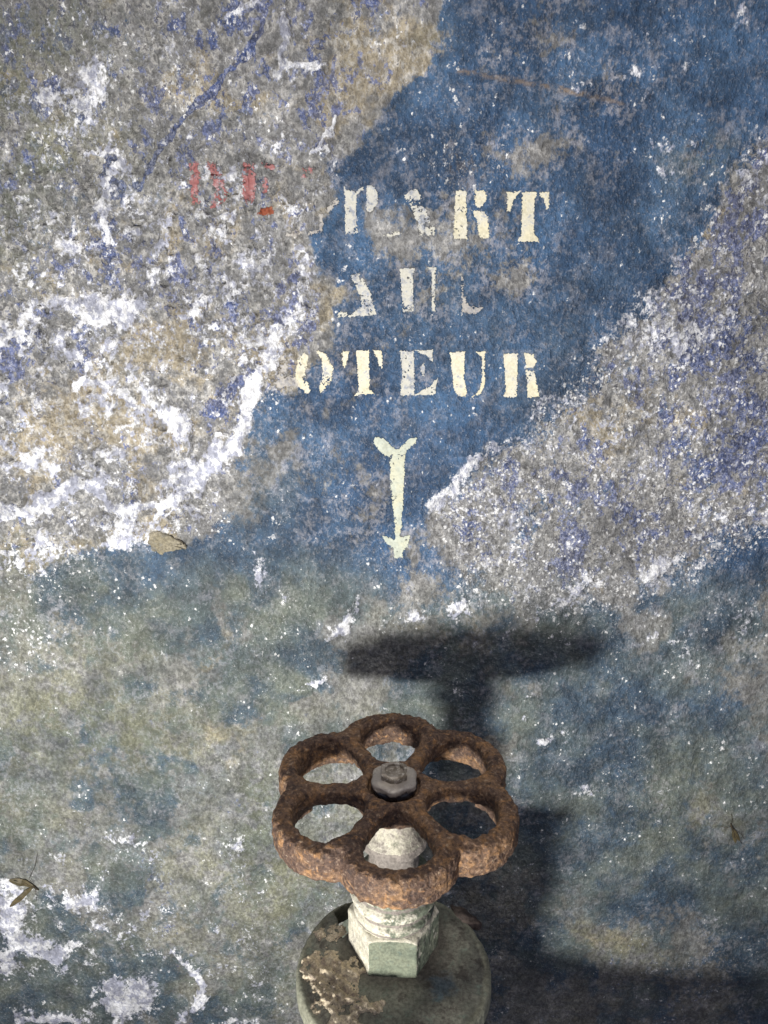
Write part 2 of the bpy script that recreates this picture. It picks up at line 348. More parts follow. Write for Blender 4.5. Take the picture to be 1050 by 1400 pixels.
    aux = dict(flake=flake_, clump=clump, pit=pit, u=u0, v=v0, inL=inL, inR=inR, low=low, sl=sl, sr=sr)
    return M, aux

def wall_relief(x, z, M, aux):
    """height of the surface towards the room, metres"""
    h = .0016 * fbm(x, z, 9, 3, .5, 210) + .0009 * fbm(x, z, 34, 3, .55, 230)
    rough = .35 + .8 * aux['inL'] + .9 * aux['inR'] + .25 * aux['low']
    h = h + rough * (.0008 * fbm(x, z, 90, 3, .6, 250) + .00045 * fbm(x, z, 260, 2, .6, 270))
    step = .0011                                              # peeled zones lie below the paint coat
    h = h - step * sstep(-aux['sl'], -4, 6) - step * .8 * sstep(-aux['sr'], -4, 6)
    h = h + .0016 * sstep(M['m_white'], .30, .8) - .0017 * aux['pit'] + .0006 * aux['clump'] * (aux['inL'] + .6 * aux['inR']) + .0013 * aux['flake']
    h = h - .0012 * sstep(M['m_navy'], .75, 1.2)
    h = h - .004 * np.clip(M['m_dark'] - .75, 0, 1)
    h = h + .0035 * np.exp(-((aux['u'] - 800) / 22) ** 2 - ((aux['v'] - 122) / 15) ** 2)
    h = h + .0020 * np.exp(-((aux['u'] - 745) / 6) ** 2 - ((aux['v'] - 1015) / 5) ** 2)
    h = h + .003 * np.exp(-((aux['u'] - 170) / 28) ** 2 - ((aux['v'] - 1352) / 24) ** 2)
    h = h + .0012 * np.exp(-((aux['v'] - 1336 + 3 * np.sin(aux['u'] / 60)) / 5) ** 2) * sstep(aux['u'], 780, 900)
    h = h + .0010 * M['m_streak']
    return h

def spaced(lo, hi, step, ends, n):
    core = np.arange(lo, hi + step * .5, step)
    t = (np.linspace(0, 1, n + 1)[1:]) ** 1.8
    return np.concatenate([(lo - ends * t)[::-1], core, core[-1] + ends * t])
WX = spaced(-.40, .40, .00120, .75, 26)
WZ = spaced(CAM_Z - .755, CAM_Z + .150, .00120, .65, 24)
GX, GZ = np.meshgrid(WX, WZ)
MASK, AUX = wall_masks(GX, GZ)
RELIEF = wall_relief(GX, GZ, MASK, AUX)

def relief_at(x, z):
    """wall height at any point, read off the wall's own grid"""
    x = np.asarray(x, float); z = np.asarray(z, float)
    i = np.clip(np.searchsorted(WX, x) - 1, 0, len(WX) - 2); j = np.clip(np.searchsorted(WZ, z) - 1, 0, len(WZ) - 2)
    fx = (x - WX[i]) / (WX[i + 1] - WX[i]); fz = (z - WZ[j]) / (WZ[j + 1] - WZ[j])
    return (RELIEF[j, i] * (1 - fx) + RELIEF[j, i + 1] * fx) * (1 - fz) + (RELIEF[j + 1, i] * (1 - fx) + RELIEF[j + 1, i + 1] * fx) * fz

# ------------------------------------------------------------------ wall material
def wall_material():
    b = NB('peeling_painted_plaster')
    A = {k: b.attr(k) for k in MASK}
    ST = (1, 1, .8)
    n1 = b.noise(16, 4, .6, .3, 1); n1b = b.noise(21, 4, .6, .2, 2)
    n2 = b.noise(52, 4, .65, .3, 3); n2b = b.noise(64, 4, .62, .5, 4, ST); n2c = b.noise(46, 5, .7, .2, 5, ST)
    n3 = b.noise(150, 3, .68, .2, 6, ST); n3b = b.noise(200, 3, .65, .3, 7, ST); n3c = b.noise(180, 3, .7, 0, 8, ST)
    n4 = b.noise(380, 2, .65, 0, 9, ST); n4b = b.noise(430, 2, .7, 0, 10, ST); n5 = b.noise(820, 1, .6, 0, 11)
    rg = A['m_rough']
    def f3(n, k): return b.mul(b.cn(n, k), rg)
    # plaster
    t = b.ss(b.add(A['m_tan'], b.cn(n2, 1.3), b.cn(n1, 1.0), f3(n3, 1.1)), .34, .74)
    col = b.mix(t, (.215, .212, .203), (.325, .28, .20))
    col = b.mix(b.mul(b.ss(n3b, .48, .61, 0, .72), rg), col, (.53, .51, .465))
    col = b.mix(b.mul(b.ss(b.add(n2b, f3(n4, .9), f3(n3c, .6)), .52, .66, 0, .70), rg), col, (.090, .092, .105))
    col = b.scale(col, b.ss(b.add(b.mul(n4, .5), b.mul(n3, .5)), .38, .62, .62, 1.32))
    # older ultramarine coat
    fn = b.ss(b.add(A['m_navy'], b.cn(n2b, 2.0), b.cn(n3, 1.9), b.cn(n4b, 1.0)), .56, .74)
    nav = b.mix(b.ss(n1b, .4, .62), (.034, .062, .175), (.090, .110, .215))
    nav = b.mix(b.ss(n4b, .5, .64, 0, .5), nav, (.32, .33, .40))
    nav = b.scale(nav, b.ss(n4, .38, .62, .6, 1.4))
    col = b.mix(b.mul(fn, .85), col, nav)
    # grime, algae
    fo = b.mul(A['m_olive'], b.ss(b.add(n2, b.cn(n3c, .8)), .34, .60))
    col = b.mix(b.mul(fo, .70), col, b.scale(b.mix(b.ss(n1, .4, .6), (.098, .110, .065), (.20, .19, .10)), b.ss(n4, .36, .64, .55, 1.5)))
    # blue paint
    hb = b.add(A['m_blue'], b.cn(n2c, 1.25), f3(n3c, 1.6), f3(n4, .9))
    fb = b.ss(hb, .36, .62)
    sat = b.mix(b.ss(n1, .38, .62), (.019, .058, .125), (.036, .088, .168))
    slate = b.mix(b.ss(n1b, .40, .60), (.034, .062, .088), (.084, .106, .096))
    blue = b.mix(A['m_dull'], sat, slate)
    blue = b.scale(blue, b.ss(b.add(b.mul(n3, .5), b.mul(n4b, .5)), .38, .62, .72, 1.26))
    veil = b.mul(b.ss(b.add(n2, f3(n4, 1.4), f3(n3b, 1.0)), .49, .74), b.ss(hb, 1.10, .5, .30, .95))
    blue = b.mix(veil, blue, (.27, .275, .31))
    col = b.mix(b.mul(fb, .93), col, blue)
    col = b.mix(b.mul(A['m_dull'], b.ss(n1b, .38, .62, .08, .46)), col, b.scale(b.mix(b.ss(n1, .4, .6), (.070, .098, .108), (.135, .14, .10)), b.ss(n4, .36, .64, .7, 1.3)))
    # a thin algae film over the faded paint too
    col = b.mix(b.mul(fo, .38), col, (.15, .16, .105))
    # dark pores, with the painted corner dimming and valve shadow
    fd = b.ss(b.add(A['m_dark'], f3(n3b, 2.1), f3(n4, 1.8), b.cn(n2c, .9)), .58, .85)
    col = b.mix(b.mul(fd, .72), col, (.045, .045, .052))
    # brown scratch
    col = b.mix(b.mul(A['m_streak'], b.ss(n3, .36, .55)), col, (.25, .185, .125))
    # salt crust
    hw = b.add(A['m_white'], b.cn(n2, 1.2), b.cn(n3c, 1.9), b.cn(n4b, 1.2))
    fw = b.ss(hw, .44, .84)
    wcol = b.mix(b.ss(b.add(n3b, b.cn(n2b, .8)), .42, .58), (.40, .41, .48), (.76, .76, .755))
    wcol = b.scale(wcol, b.ss(n4, .4, .6, .78, 1.08))
    col = b.mix(b.mul(fw, .95), col, wcol)
    # loose grains: dots whose number follows the grain map
    def dots(scale, seed, dens, r0, r1):
        n = b.t.nodes.new('ShaderNodeTexVoronoi')
        b.put(n.inputs['Vector'], b.mapped((1, 1, .85), (seed * 1.7, seed, seed * .3)))
        n.inputs['Scale'].default_value = scale
        sp = b.t.nodes.new('ShaderNodeSeparateColor'); b.put(sp.inputs[0], n.outputs['Color'])
        on = b.ss(b.m('SUBTRACT', dens, sp.outputs[0]), -.02, .04)
        rad = b.add(b.mul(sp.outputs[1], r1 - r0), r0)
        return b.mul(on, b.ss(b.add(b.m('SUBTRACT', rad, n.outputs['Distance']), b.cn(n5, 1.1)), -.10, .14))
    dn = b.add(A['m_grain'], b.cn(n2c, 1.9), b.cn(n3, 1.6), -.07)
    g1 = dots(230, 1, b.mul(dn, .40), .12, .42); g2 = dots(400, 2, b.mul(dn, .75), .15, .50)
    fg = b.m('MAXIMUM', g1, g2)
    col = b.mix(b.mul(fg, .86), col, b.mix(b.ss(n4, .4, .6), (.40, .40, .40), (.90, .89, .84)))
    fine = b.ss(b.add(b.mul(A['m_grain'], .10), b.mul(n5, .6), b.mul(n4, .4)), .54, .64, 0, .18)
    col = b.mix(fine, col, (.55, .54, .54))
    col = b.scale(col, b.ss(b.add(b.mul(n2c, .5), b.mul(n1, .25), b.mul(n2b, .25)), .40, .60, .66, 1.25))
    height = b.add(b.mul(n4, 1.4), b.mul(n3, 1.6), b.mul(n5, .6))
    rough = b.add(b.mul(fb, -.14), b.ss(n3, .3, .7, .62, .9))
    return b.done(col, rough, height, .9, .0012)

wall_mat = wall_material()
nz, nx = GX.shape
wv = np.stack([GX, -RELIEF, GZ], -1).reshape(-1, 3)
ii = np.arange(nz * nx).reshape(nz, nx)
wf = np.stack([ii[:-1, :-1], ii[:-1, 1:], ii[1:, 1:], ii[1:, :-1]], -1).reshape(-1, 4)
wall_me = mesh_from('wall', wv, wf, wall_mat)
for k, a in MASK.items():
    at = wall_me.attributes.new(k, 'FLOAT', 'POINT')
    at.data.foreach_set('value', np.asarray(a, np.float32).ravel())
wall = tag(link('wall', wall_me), 'peeling blue painted plaster wall with white salt crust', kind='structure')

# ------------------------------------------------------------------ stencilled writing on the wall
def letter_material(name, c1, c2, worn, wear):
    b = NB(name)
    n2 = b.noise(70, 6, .68, .2, 21); n3 = b.noise(230, 5, .7, .1, 22); n4 = b.noise(600, 3, .6, 0, 23)
    col = b.mix(b.ss(n2, .38, .66), c1, c2)
    col = b.scale(col, b.ss(b.add(b.mul(n3, .5), b.mul(n4, .5)), .3, .7, .78, 1.12))
    f = b.ss(b.add(b.cn(n2, 1.5), b.cn(n3, 1.7), b.cn(n4, .8), wear), .34, .74)
    col = b.mix(b.mul(f, .88), col, b.scale(worn, b.ss(n4, .3, .7, .6, 1.5)))
    return b.done(col, .75, b.add(n3, b.mul(n4, .6)), .5, .0007)
CREAM = letter_material('cream_stencil_paint', (.72, .66, .46), (.76, .72, .58), (.24, .26, .30), .24)
PALE = letter_material('thin_cream_stencil_paint', (.62, .60, .50), (.66, .64, .56), (.22, .24, .28), .40)
GHOST = letter_material('ghost_stencil_paint', (.48, .45, .40), (.56, .52, .45), (.24, .235, .24), .42)
ARROWM = letter_material('arrow_paint', (.52, .55, .45), (.64, .62, .44), (.30, .29, .20), .20)
REDM = letter_material('red_stencil_paint', (.34, .12, .11), (.40, .19, .18), (.36, .28, .28), .30)
RUSTRED = letter_material('orange_red_paint', (.26, .065, .03), (.33, .10, .05), (.22, .13, .08), .2)

def crop(ox, oy, sc, pts):
    return [(ox + x / sc, oy + y / sc) for x, y in pts]

def stencil(name, polys, mat, keep, label, seed, edge=1.1, cell=.00042, erode=0.0):
    """one painted mark: a thin skin of paint that follows the wall, eaten away at its edges and in spots"""
    P = [p for poly in polys for p in poly]
    u0, u1 = min(p[0] for p in P) - 4, max(p[0] for p in P) + 4
    v0, v1 = min(p[1] for p in P) - 4, max(p[1] for p in P) + 4
    cx, cz = px2wall([u0, u1, u0, u1], [v0, v0, v1, v1])
    xs = np.arange(cx.min(), cx.max(), cell); zs = np.arange(cz.min(), cz.max(), cell)
    X, Z = np.meshgrid(xs, zs)
    XC, ZC = X[:-1, :-1] + cell / 2, Z[:-1, :-1] + cell / 2
    U, V = wall2px(XC, ZC)
    d = np.full(U.shape, 1e9)
    for poly in polys: d = np.minimum(d, sdf_poly(U, V, poly))
    d = d + erode + .6 * edge * fbm(U, V, 1 / 5, 3, .6, seed + 300) + .8 * edge * fbm(U, V, 1 / 1.7, 2, .6, seed + 330)
    spots = .6 * fbm(U, V, 1 / 13, 4, .62, seed + 350) + .55 * fbm(U, V, 1 / 3.2, 3, .65, seed + 380)
    ok = (d < 0) & (spots < keep - .08)
    j, i = np.nonzero(ok)
    n = X.shape[1]
    f = np.stack([j * n + i, j * n + i + 1, (j + 1) * n + i + 1, (j + 1) * n + i], -1)
    used, inv = np.unique(f, return_inverse=True)
    vx, vz = X.ravel()[used], Z.ravel()[used]
    vy = -relief_at(vx, vz) - .00055
    ox, oz = vx.mean(), vz.mean()
    me = mesh_from(name, np.stack([vx - ox, vy, vz - oz], -1), inv.reshape(-1, 4), mat)
    o = link(name, me, wall, (ox, 0, oz))
    o['label'] = label
    return o

c7 = lambda p: crop(560, 250, 5.25, p)
c6 = lambda p: crop(380, 250, 5.25, p)
c8 = lambda p: crop(360, 460, 2.625, p)
cA = lambda p: crop(440, 350, 3.5, p)
cR = lambda p: crop(240, 200, 3.75, p)
# first row
stencil('painted_letter', [cR([(68, 95), (115, 82), (122, 160), (128, 292), (90, 296), (72, 190)]), cR([(162, 82), (200, 88), (242, 160), (268, 250), (248, 298), (188, 312), (205, 235), (182, 130)])],
        REDM, .34, 'faded red letter D of the sign', 1, 2.4)
stencil('painted_letter', [cR([(350, 88), (402, 92), (412, 200), (406, 292), (368, 302), (345, 250)]), cR([(440, 84), (508, 92), (502, 124), (450, 108)]), cR([(455, 165), (470, 165), (472, 238), (446, 238)])],
        REDM, .42, 'faded red letter E of the sign', 2, 2.0)
stencil('paint_fragment', [cR([(422, 348), (440, 325), (495, 305), (505, 345), (445, 357)])], RUSTRED, .6, 'orange red dab of paint under the red letter E', 3, 1.3)
stencil('paint_fragment', [cR([(640, 110), (660, 95), (705, 110), (700, 165), (645, 160)])], REDM, -.05, 'purplish red remnant right of the red letters', 4, 1.5)
stencil('painted_letter', [c6([(472, 20), (500, 50), (560, 66), (565, 90), (562, 200), (570, 362), (484, 367), (480, 100)]), c6([(560, 66), (590, 40), (615, 22), (612, 48), (562, 90)]), c6([(635, 18), (680, 20), (714, 70), (713, 150), (672, 207), (638, 207)])],
        PALE, .75, 'pale worn stencilled letter P', 5)
stencil('painted_letter', [c7([(-35, 90), (0, 55), (55, 48), (80, 110), (110, 180), (150, 270), (182, 335), (182, 377), (72, 377), (60, 300), (22, 200), (-12, 140)]), c6([(755, 378), (882, 348), (905, 364), (790, 392)])],
        PALE, .46, 'faint eroded stencilled letter A in the top row', 6, 1.6)
stencil('painted_letter', [c7([(330, 58), (405, 58), (410, 402), (316, 402), (322, 200)]), c7([(470, 56), (535, 58), (552, 95), (546, 140), (502, 177), (478, 165), (470, 120)]), c7([(445, 198), (530, 205), (556, 240), (577, 392), (540, 402), (505, 392), (482, 260)])],
        CREAM, .70, 'cream stencilled letter R in the top row', 7, 1.3)
stencil('painted_letter', [c7([(695, 68), (790, 63), (745, 120), (716, 208), (698, 202), (700, 130)]), c7([(806, 66), (914, 66), (896, 150), (893, 360), (926, 403), (924, 421), (773, 420), (773, 408), (803, 375), (808, 200)]), c7([(930, 66), (1000, 66), (997, 188), (978, 188), (965, 120), (935, 90)])],
        CREAM, .95, 'cream stencilled letter T ending the top row', 8)
stencil('paint_fragment', [c6([(340, 195), (425, 105), (442, 128), (362, 218)]), c6([(296, 225), (322, 225), (322, 345), (230, 372), (60, 384), (60, 362), (200, 352), (292, 330)])], GHOST, .30, 'tan ghost stroke left of the letter P', 19, 1.6)
# second row
stencil('painted_letter', [cA([(185, 188), (235, 183), (260, 277), (125, 290), (190, 240)]), cA([(78, 272), (120, 264), (122, 290), (78, 292)]), cA([(140, 88), (180, 84), (236, 185), (190, 210)])],
        PALE, .50, 'worn stencilled letter A of the short middle row', 9, 1.4)
stencil('painted_letter', [cA([(373, 60), (446, 58), (436, 90), (438, 262), (390, 267), (380, 150)]), cA([(505, 52), (552, 50), (541, 70), (541, 262), (526, 262), (525, 78)])],
        PALE, .62, 'pale stencilled letter U of the short middle row', 10, .9)
stencil('paint_fragment', [cA([(671, 203), (690, 198), (702, 235), (767, 250), (740, 277), (671, 267)]), cA([(668, 100), (674, 100), (676, 205), (669, 205)])], GHOST, .50, 'ghost of an older cream letter right of the middle row', 11, 1.4)
# third row
stencil('painted_letter', [c8([(190, 50), (225, 63), (252, 112), (242, 165), (206, 202), (199, 192), (215, 130), (209, 80)]), c8([(148, 58), (162, 70), (150, 130), (167, 196), (160, 207), (128, 178), (112, 150), (122, 90)])],
        CREAM, .58, 'cream stencilled letter O of the bottom row', 12)
stencil('paint_fragment', [c8([(18, 190), (60, 150), (118, 140), (130, 178), (60, 186)]), c8([(62, 70), (80, 62), (88, 120), (70, 150), (50, 150)])], GHOST, .22, 'tan remnant left of the letter O', 13, 2.0)
stencil('painted_letter', [c8([(285, 52), (309, 53), (301, 85), (293, 112), (285, 105)]), c8([(332, 50), (379, 50), (381, 190), (399, 206), (328, 211), (342, 195), (337, 100)]), c8([(393, 48), (426, 49), (426, 112), (417, 105), (407, 75)])],
        CREAM, .95, 'cream stencilled letter T of the bottom row', 14)
stencil('painted_letter', [c8([(490, 53), (540, 53), (543, 150), (541, 212), (490, 212), (499, 130)]), c8([(545, 50), (606, 48), (607, 90), (588, 70)]), c8([(562, 112), (578, 93), (581, 147), (570, 140)]), c8([(545, 212), (616, 209), (626, 148), (598, 182), (568, 196)])],
        PALE, .66, 'greyish stencilled letter E of the bottom row', 15)
stencil('painted_letter', [c8([(670, 58), (724, 53), (719, 150), (732, 200), (726, 217), (700, 212), (684, 190), (679, 130)]), c8([(763, 56), (800, 53), (794, 70), (795, 170), (782, 206), (752, 217), (770, 200), (784, 170), (785, 73)])],
        CREAM, .72, 'cream stencilled letter U of the bottom row', 16)
stencil('painted_letter', [c8([(863, 63), (913, 60), (909, 217), (860, 217), (871, 200)]), c8([(937, 60), (966, 63), (980, 90), (966, 110), (942, 114)]), c8([(940, 118), (970, 126), (981, 170), (990, 217), (949, 217), (945, 150)])],
        CREAM, .98, 'cream stencilled letter R of the bottom row', 17)
stencil('painted_arrow', [crop(480, 580, 7, [(200, 160), (240, 120), (320, 138), (425, 235), (455, 235), (560, 128), (632, 128), (627, 190), (545, 252), (522, 320), (516, 520), (497, 850), (482, 1072), (575, 1055), (545, 1180), (505, 1212), (500, 1290), (408, 1290), (398, 1192), (332, 1140), (280, 1050), (345, 1062), (415, 1100), (408, 950), (383, 700), (368, 550), (363, 330), (280, 282), (212, 190)])],
        ARROWM, .74, 'pale yellowish arrow with forked tail pointing down', 18, 1.0, erode=1.2)

# tan plaster flake standing off the wall
def flake(name, pts, thick, tilt, mat, label, seed):
    P = np.array(pts, float)
    c = P.mean(0)
    n = 26
    # densify outline, jitter it
    out = []
    for k in range(len(P)):
        a, b2 = P[k], P[(k + 1) % len(P)]
        for t in np.linspace(0, 1, 6)[:-1]: out.append(a + (b2 - a) * t)
    out = np.array(out); rng = np.random.RandomState(seed)
    out += rng.randn(*out.shape) * .7
    rings = [1.0, .82, .5, .2]
    V = []; F = []
    for r_, q in enumerate(rings):
        pu = c + (out - c) * q
        x, z = px2wall(pu[:, 0], pu[:, 1])
        h = thick * (.75 + .25 * (1 - q)) + tilt * (pu[:, 0] - P[:, 0].min()) / np.ptp(P[:, 0]) + .0004 * fbm(pu[:, 0], pu[:, 1], 1 / 5, 3, .6, seed)
        V.append(np.stack([x, -relief_at(x, z) - h, z], -1))
    x, z = px2wall(out[:, 0], out[:, 1])
    V.append(np.stack([x, -relief_at(x, z) + .0006, z], -1))       # foot of the broken edge
    m = len(out)
    V = np.concatenate(V)
    for a, b2 in ((4, 0), (0, 1), (1, 2), (2, 3)):
        for k in range(m):
            F.append((a * m + k, a * m + (k + 1) % m, b2 * m + (k + 1) % m, b2 * m + k))
    cen = V[3 * m:4 * m].mean(0)
    V = np.concatenate([V, cen[None]])
    F += [(3 * m + k, 3 * m + (k + 1) % m, len(V) - 1, len(V) - 1) for k in range(m)]
    F = [f for f in F]
    me = bpy.data.meshes.new(name)
    me.from_pydata(V.tolist(), [], [f if f[2] != f[3] else f[:3] for f in F]); me.materials.append(mat)
    me.polygons.foreach_set('use_smooth', np.ones(len(me.polygons), bool)); me.update()
    o = link(name, me, wall); o['label'] = label
    return o
def plain_rough(name, c1, c2, c3, sc=120, bump=.6, rough=.85):
    b = NB(name)
    n1 = b.noise(sc * .3, 6, .65, .2, 31); n2 = b.noise(sc, 6, .68, .2, 32); n3 = b.noise(sc * 3.5, 4, .65, 0, 33)
    col = b.mix(b.ss(n1, .36, .64), c1, c2)
    col = b.mix(b.ss(b.add(n2, b.cn(n3, .6)), .50, .68), col, c3)
    col = b.scale(col, b.ss(n3, .3, .7, .6, 1.35))
    return b.done(col, rough, b.add(n2, b.mul(n3, .6)), bump, .001)
FLAKE = plain_rough('tan_plaster', (.24, .21, .14), (.36, .32, .24), (.17, .16, .13), 160, 1.0)
flake('plaster_flake', [(206, 728), (222, 727), (238, 735), (252, 742), (256, 749), (240, 750), (222, 757), (208, 752), (203, 740)], .0006, .0020, FLAKE, 'tan plaster flake lifting off below the white salt line', 3)

# ------------------------------------------------------------------ solid modelling of the valve: distance fields turned into meshes
def surface_nets(f, org, h):
    nx_, ny_, nz_ = f.shape
    s = f < 0
    c = np.zeros((nx_ - 1, ny_ - 1, nz_ - 1), np.int16)
    for dx in (0, 1):
        for dy in (0, 1):
            for dz in (0, 1): c += s[dx:nx_ - 1 + dx, dy:ny_ - 1 + dy, dz:nz_ - 1 + dz]
    act = (c > 0) & (c < 8)
    idx = np.full(act.shape, -1, np.int64)
    I = np.argwhere(act); idx[act] = np.arange(len(I))
    acc = np.zeros((len(I), 3)); cnt = np.zeros(len(I))
    corners = [(dx, dy, dz) for dx in (0, 1) for dy in (0, 1) for dz in (0, 1)]
    for a in corners:
        for b in corners:
            if sum(b) - sum(a) == 1 and all(q >= p for p, q in zip(a, b)):
                fa = f[I[:, 0] + a[0], I[:, 1] + a[1], I[:, 2] + a[2]]; fb = f[I[:, 0] + b[0], I[:, 1] + b[1], I[:, 2] + b[2]]
                cr = (fa < 0) != (fb < 0)
                t = np.where(cr, fa / np.where(cr, fa - fb, 1), 0)
                p = np.array(a) + t[:, None] * (np.array(b) - np.array(a))
                acc += np.where(cr[:, None], p, 0); cnt += cr
    verts = (I + acc / cnt[:, None]) * h + np.array(org)
    faces = []
    for ax in range(3):
        o1, o2 = [(1, 2), (2, 0), (0, 1)][ax]
        sl0 = [slice(None)] * 3; sl1 = [slice(None)] * 3
        sl0[ax] = slice(0, -1); sl1[ax] = slice(1, None)
        cr = s[tuple(sl0)] != s[tuple(sl1)]
        E = np.argwhere(cr)
        ok = (E[:, o1] > 0) & (E[:, o2] > 0) & (E[:, o1] < f.shape[o1] - 1) & (E[:, o2] < f.shape[o2] - 1)
        E = E[ok]
        ins = s[E[:, 0], E[:, 1], E[:, 2]]
        def cell(d1, d2):
            C = E.copy(); C[:, o1] -= d1; C[:, o2] -= d2
            return idx[C[:, 0], C[:, 1], C[:, 2]]
        q = np.stack([cell(1, 1), cell(0, 1), cell(0, 0), cell(1, 0)], -1)
        q = np.where(ins[:, None], q, q[:, ::-1])
        faces.append(q)
    return verts, np.concatenate(faces)

def smin(a, b, k):
    hh = np.clip(.5 + .5 * (b - a) / k, 0, 1)
    return b * (1 - hh) + a * hh - k * hh * (1 - hh)
def smax(a, b, k): return -smin(-a, -b, k)

def solid(fn, lo, hi, h, rough=0.0, freq=200, octv=3):
    xs, ys, zs = [np.arange(l - 2 * h, u + 2.5 * h, h) for l, u in zip(lo, hi)]
    X, Y, Z = np.meshgrid(xs, ys, zs, indexing='ij')
    f = fn(X, Y, Z)
    if rough:
        near = np.abs(f) < 3 * h + rough
        p = np.stack([X[near], Y[near], Z[near]], -1)
        f[near] += rough * fbm3(p, freq, octv)
    return surface_nets(f, (xs[0], ys[0], zs[0]), h)

# materials of the valve
def rust_material(name='rusty_cast_iron'):
    b = NB(name)
    n1 = b.noise(45, 6, .65, .4, 41); n2 = b.noise(140, 6, .7, .3, 42); n3 = b.noise(420, 4, .7, 0, 43); v1 = b.noise(240, 3, .6, .5, 44)
    col = b.mix(b.ss(b.add(n1, b.cn(n2, .5)), .40, .62), (.092, .056, .039), (.19, .115, .068))
    col = b.mix(b.ss(b.add(n2, b.cn(n1, .8)), .50, .66, 0, .75), col, (.22, .125, .060))
    col = b.mix(b.ss(b.add(v1, b.cn(n2, .7)), .58, .70, 0, .7), col, (.33, .175, .075))
    col = b.mix(b.ss(n3, .56, .72, 0, .55), col, (.34, .27, .18))
    col = b.mix(b.ss(b.add(v1, b.cn(n3, .5)), .46, .33, 0, .55), col, (.040, .029, .027))
    col = b.scale(col, b.ss(n3, .36, .64, .7, 1.35))
    return b.done(col, b.ss(n2, .35, .65, .50, .85), b.add(n2, b.mul(n3, .8), b.mul(v1, .9)), 1.0, .0014)
RUST = rust_material()
def worn_iron():
    b = NB('worn_dark_iron')
    n1 = b.noise(90, 5, .6, .3, 51); n2 = b.noise(300, 5, .65, 0, 52)
    x = b.xyz()
    col = b.mix(b.ss(n1, .40, .60), (.32, .285, .245), (.44, .39, .32))
    col = b.mix(b.ss(b.add(n2, b.cn(n1, .7)), .53, .66), col, (.48, .43, .35))
    blk = b.ss(b.add(x[2], b.mul(b.cn(n1, 1.0), .008)), .0050, .0030)
    col = b.mix(blk, col, (.020, .022, .030))
    b.bsdf.inputs['Specular IOR Level'].default_value = 0.6
    return b.done(col, b.ss(n2, .3, .7, .22, .5), b.add(n1, n2), .5, .0008, .05)
WORN = worn_iron()
def stem_iron():
    b = NB('worn_stem_iron')
    n1 = b.noise(140, 5, .6, .3, 55); n2 = b.noise(420, 4, .65, 0, 56)
    col = b.mix(b.ss(n1, .40, .60), (.17, .14, .10), (.28, .24, .19))
    col = b.mix(b.ss(n2, .54, .64), col, (.50, .46, .38))
    b.bsdf.inputs['Specular IOR Level'].default_value = 0.6
    return b.done(col, .35, b.add(n1, n2), .5, .0008)
STEM = stem_iron()
def whitewash():
    b = NB('whitewashed_green_metal')
    n1 = b.noise(60, 6, .65, .3, 61); n2 = b.noise(190, 6, .7, .2, 62); n3 = b.noise(520, 4, .65, 0, 63)
    green = b.mix(b.ss(n1, .36, .64), (.125, .145, .105), (.185, .20, .140))
    green = b.mix(b.ss(n2, .56, .70, 0, .4), green, (.10, .16, .15))
    w = b.add(b.attr('m_wash'), b.cn(n1, 1.0), b.cn(n2, .9))
    cream = b.mix(b.ss(n2, .4, .62), (.50, .47, .36), (.66, .62, .50))
    cream = b.mix(b.ss(b.add(n3, b.cn(n1, .8)), .55, .70, 0, .75), cream, (.17, .155, .14))
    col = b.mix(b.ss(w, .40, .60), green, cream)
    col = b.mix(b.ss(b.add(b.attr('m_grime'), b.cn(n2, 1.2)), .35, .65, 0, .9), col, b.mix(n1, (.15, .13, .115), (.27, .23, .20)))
    col = b.scale(col, b.ss(n3, .3, .7, .72, 1.22))
    return b.done(col, .8, b.add(b.mul(n2, 1.0), b.mul(n3, .6), b.mul(b.ss(w, .4, .6), .4)), .7, .0010)
WASH = whitewash()
def flange_material():
    b = NB('green_grey_painted_flange')
    n1 = b.noise(30, 6, .65, .4, 71); n2 = b.noise(110, 6, .7, .2, 72); n3 = b.noise(420, 4, .65, 0, 73)
    col = b.mix(b.ss(n1, .36, .62), (.150, .155, .120), (.215, .210, .165))
    col = b.mix(b.ss(b.add(n2, b.cn(n1, .8)), .50, .66, 0, .85), col, (.085, .075, .062))
    col = b.mix(b.ss(n2, .44, .32, 0, .6), col, (.20, .26, .20))
    x = b.xyz()
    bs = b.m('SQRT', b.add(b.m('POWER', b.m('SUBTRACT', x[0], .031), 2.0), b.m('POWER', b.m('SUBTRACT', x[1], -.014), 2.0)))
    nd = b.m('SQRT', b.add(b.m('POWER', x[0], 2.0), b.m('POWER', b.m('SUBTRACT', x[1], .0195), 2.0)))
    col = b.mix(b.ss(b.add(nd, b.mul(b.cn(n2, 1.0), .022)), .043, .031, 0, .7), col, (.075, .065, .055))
    rd = b.m('SQRT', b.add(b.m('POWER', x[0], 2.0), b.m('POWER', x[1], 2.0)))
    col = b.mix(b.ss(b.add(rd, b.mul(b.cn(n2, 1.0), .012)), .0585, .0625, 0, .55), col, (.27, .27, .19))
    col = b.mix(b.ss(b.add(bs, b.mul(b.cn(n2, 1.0), .03)), .012, .003, 0, .6), col, (.07, .12, .16))
    col = b.scale(col, b.ss(n3, .3, .7, .7, 1.3))
    return b.done(col, .75, b.add(n2, b.mul(n3, .5)), .5, .0010)
FLANGE = flange_material()
MORTAR = plain_rough('tan_mortar_crust', (.52, .43, .29), (.58, .50, .36), (.24, .19, .15), 210, .9)
PIPE = plain_rough('dull_painted_pipe', (.12, .14, .11), (.17, .18, .14), (.10, .07, .05), 90)
STONE = plain_rough('reddish_stone', (.085, .062, .052), (.11, .085, .07), (.05, .04, .036), 140)

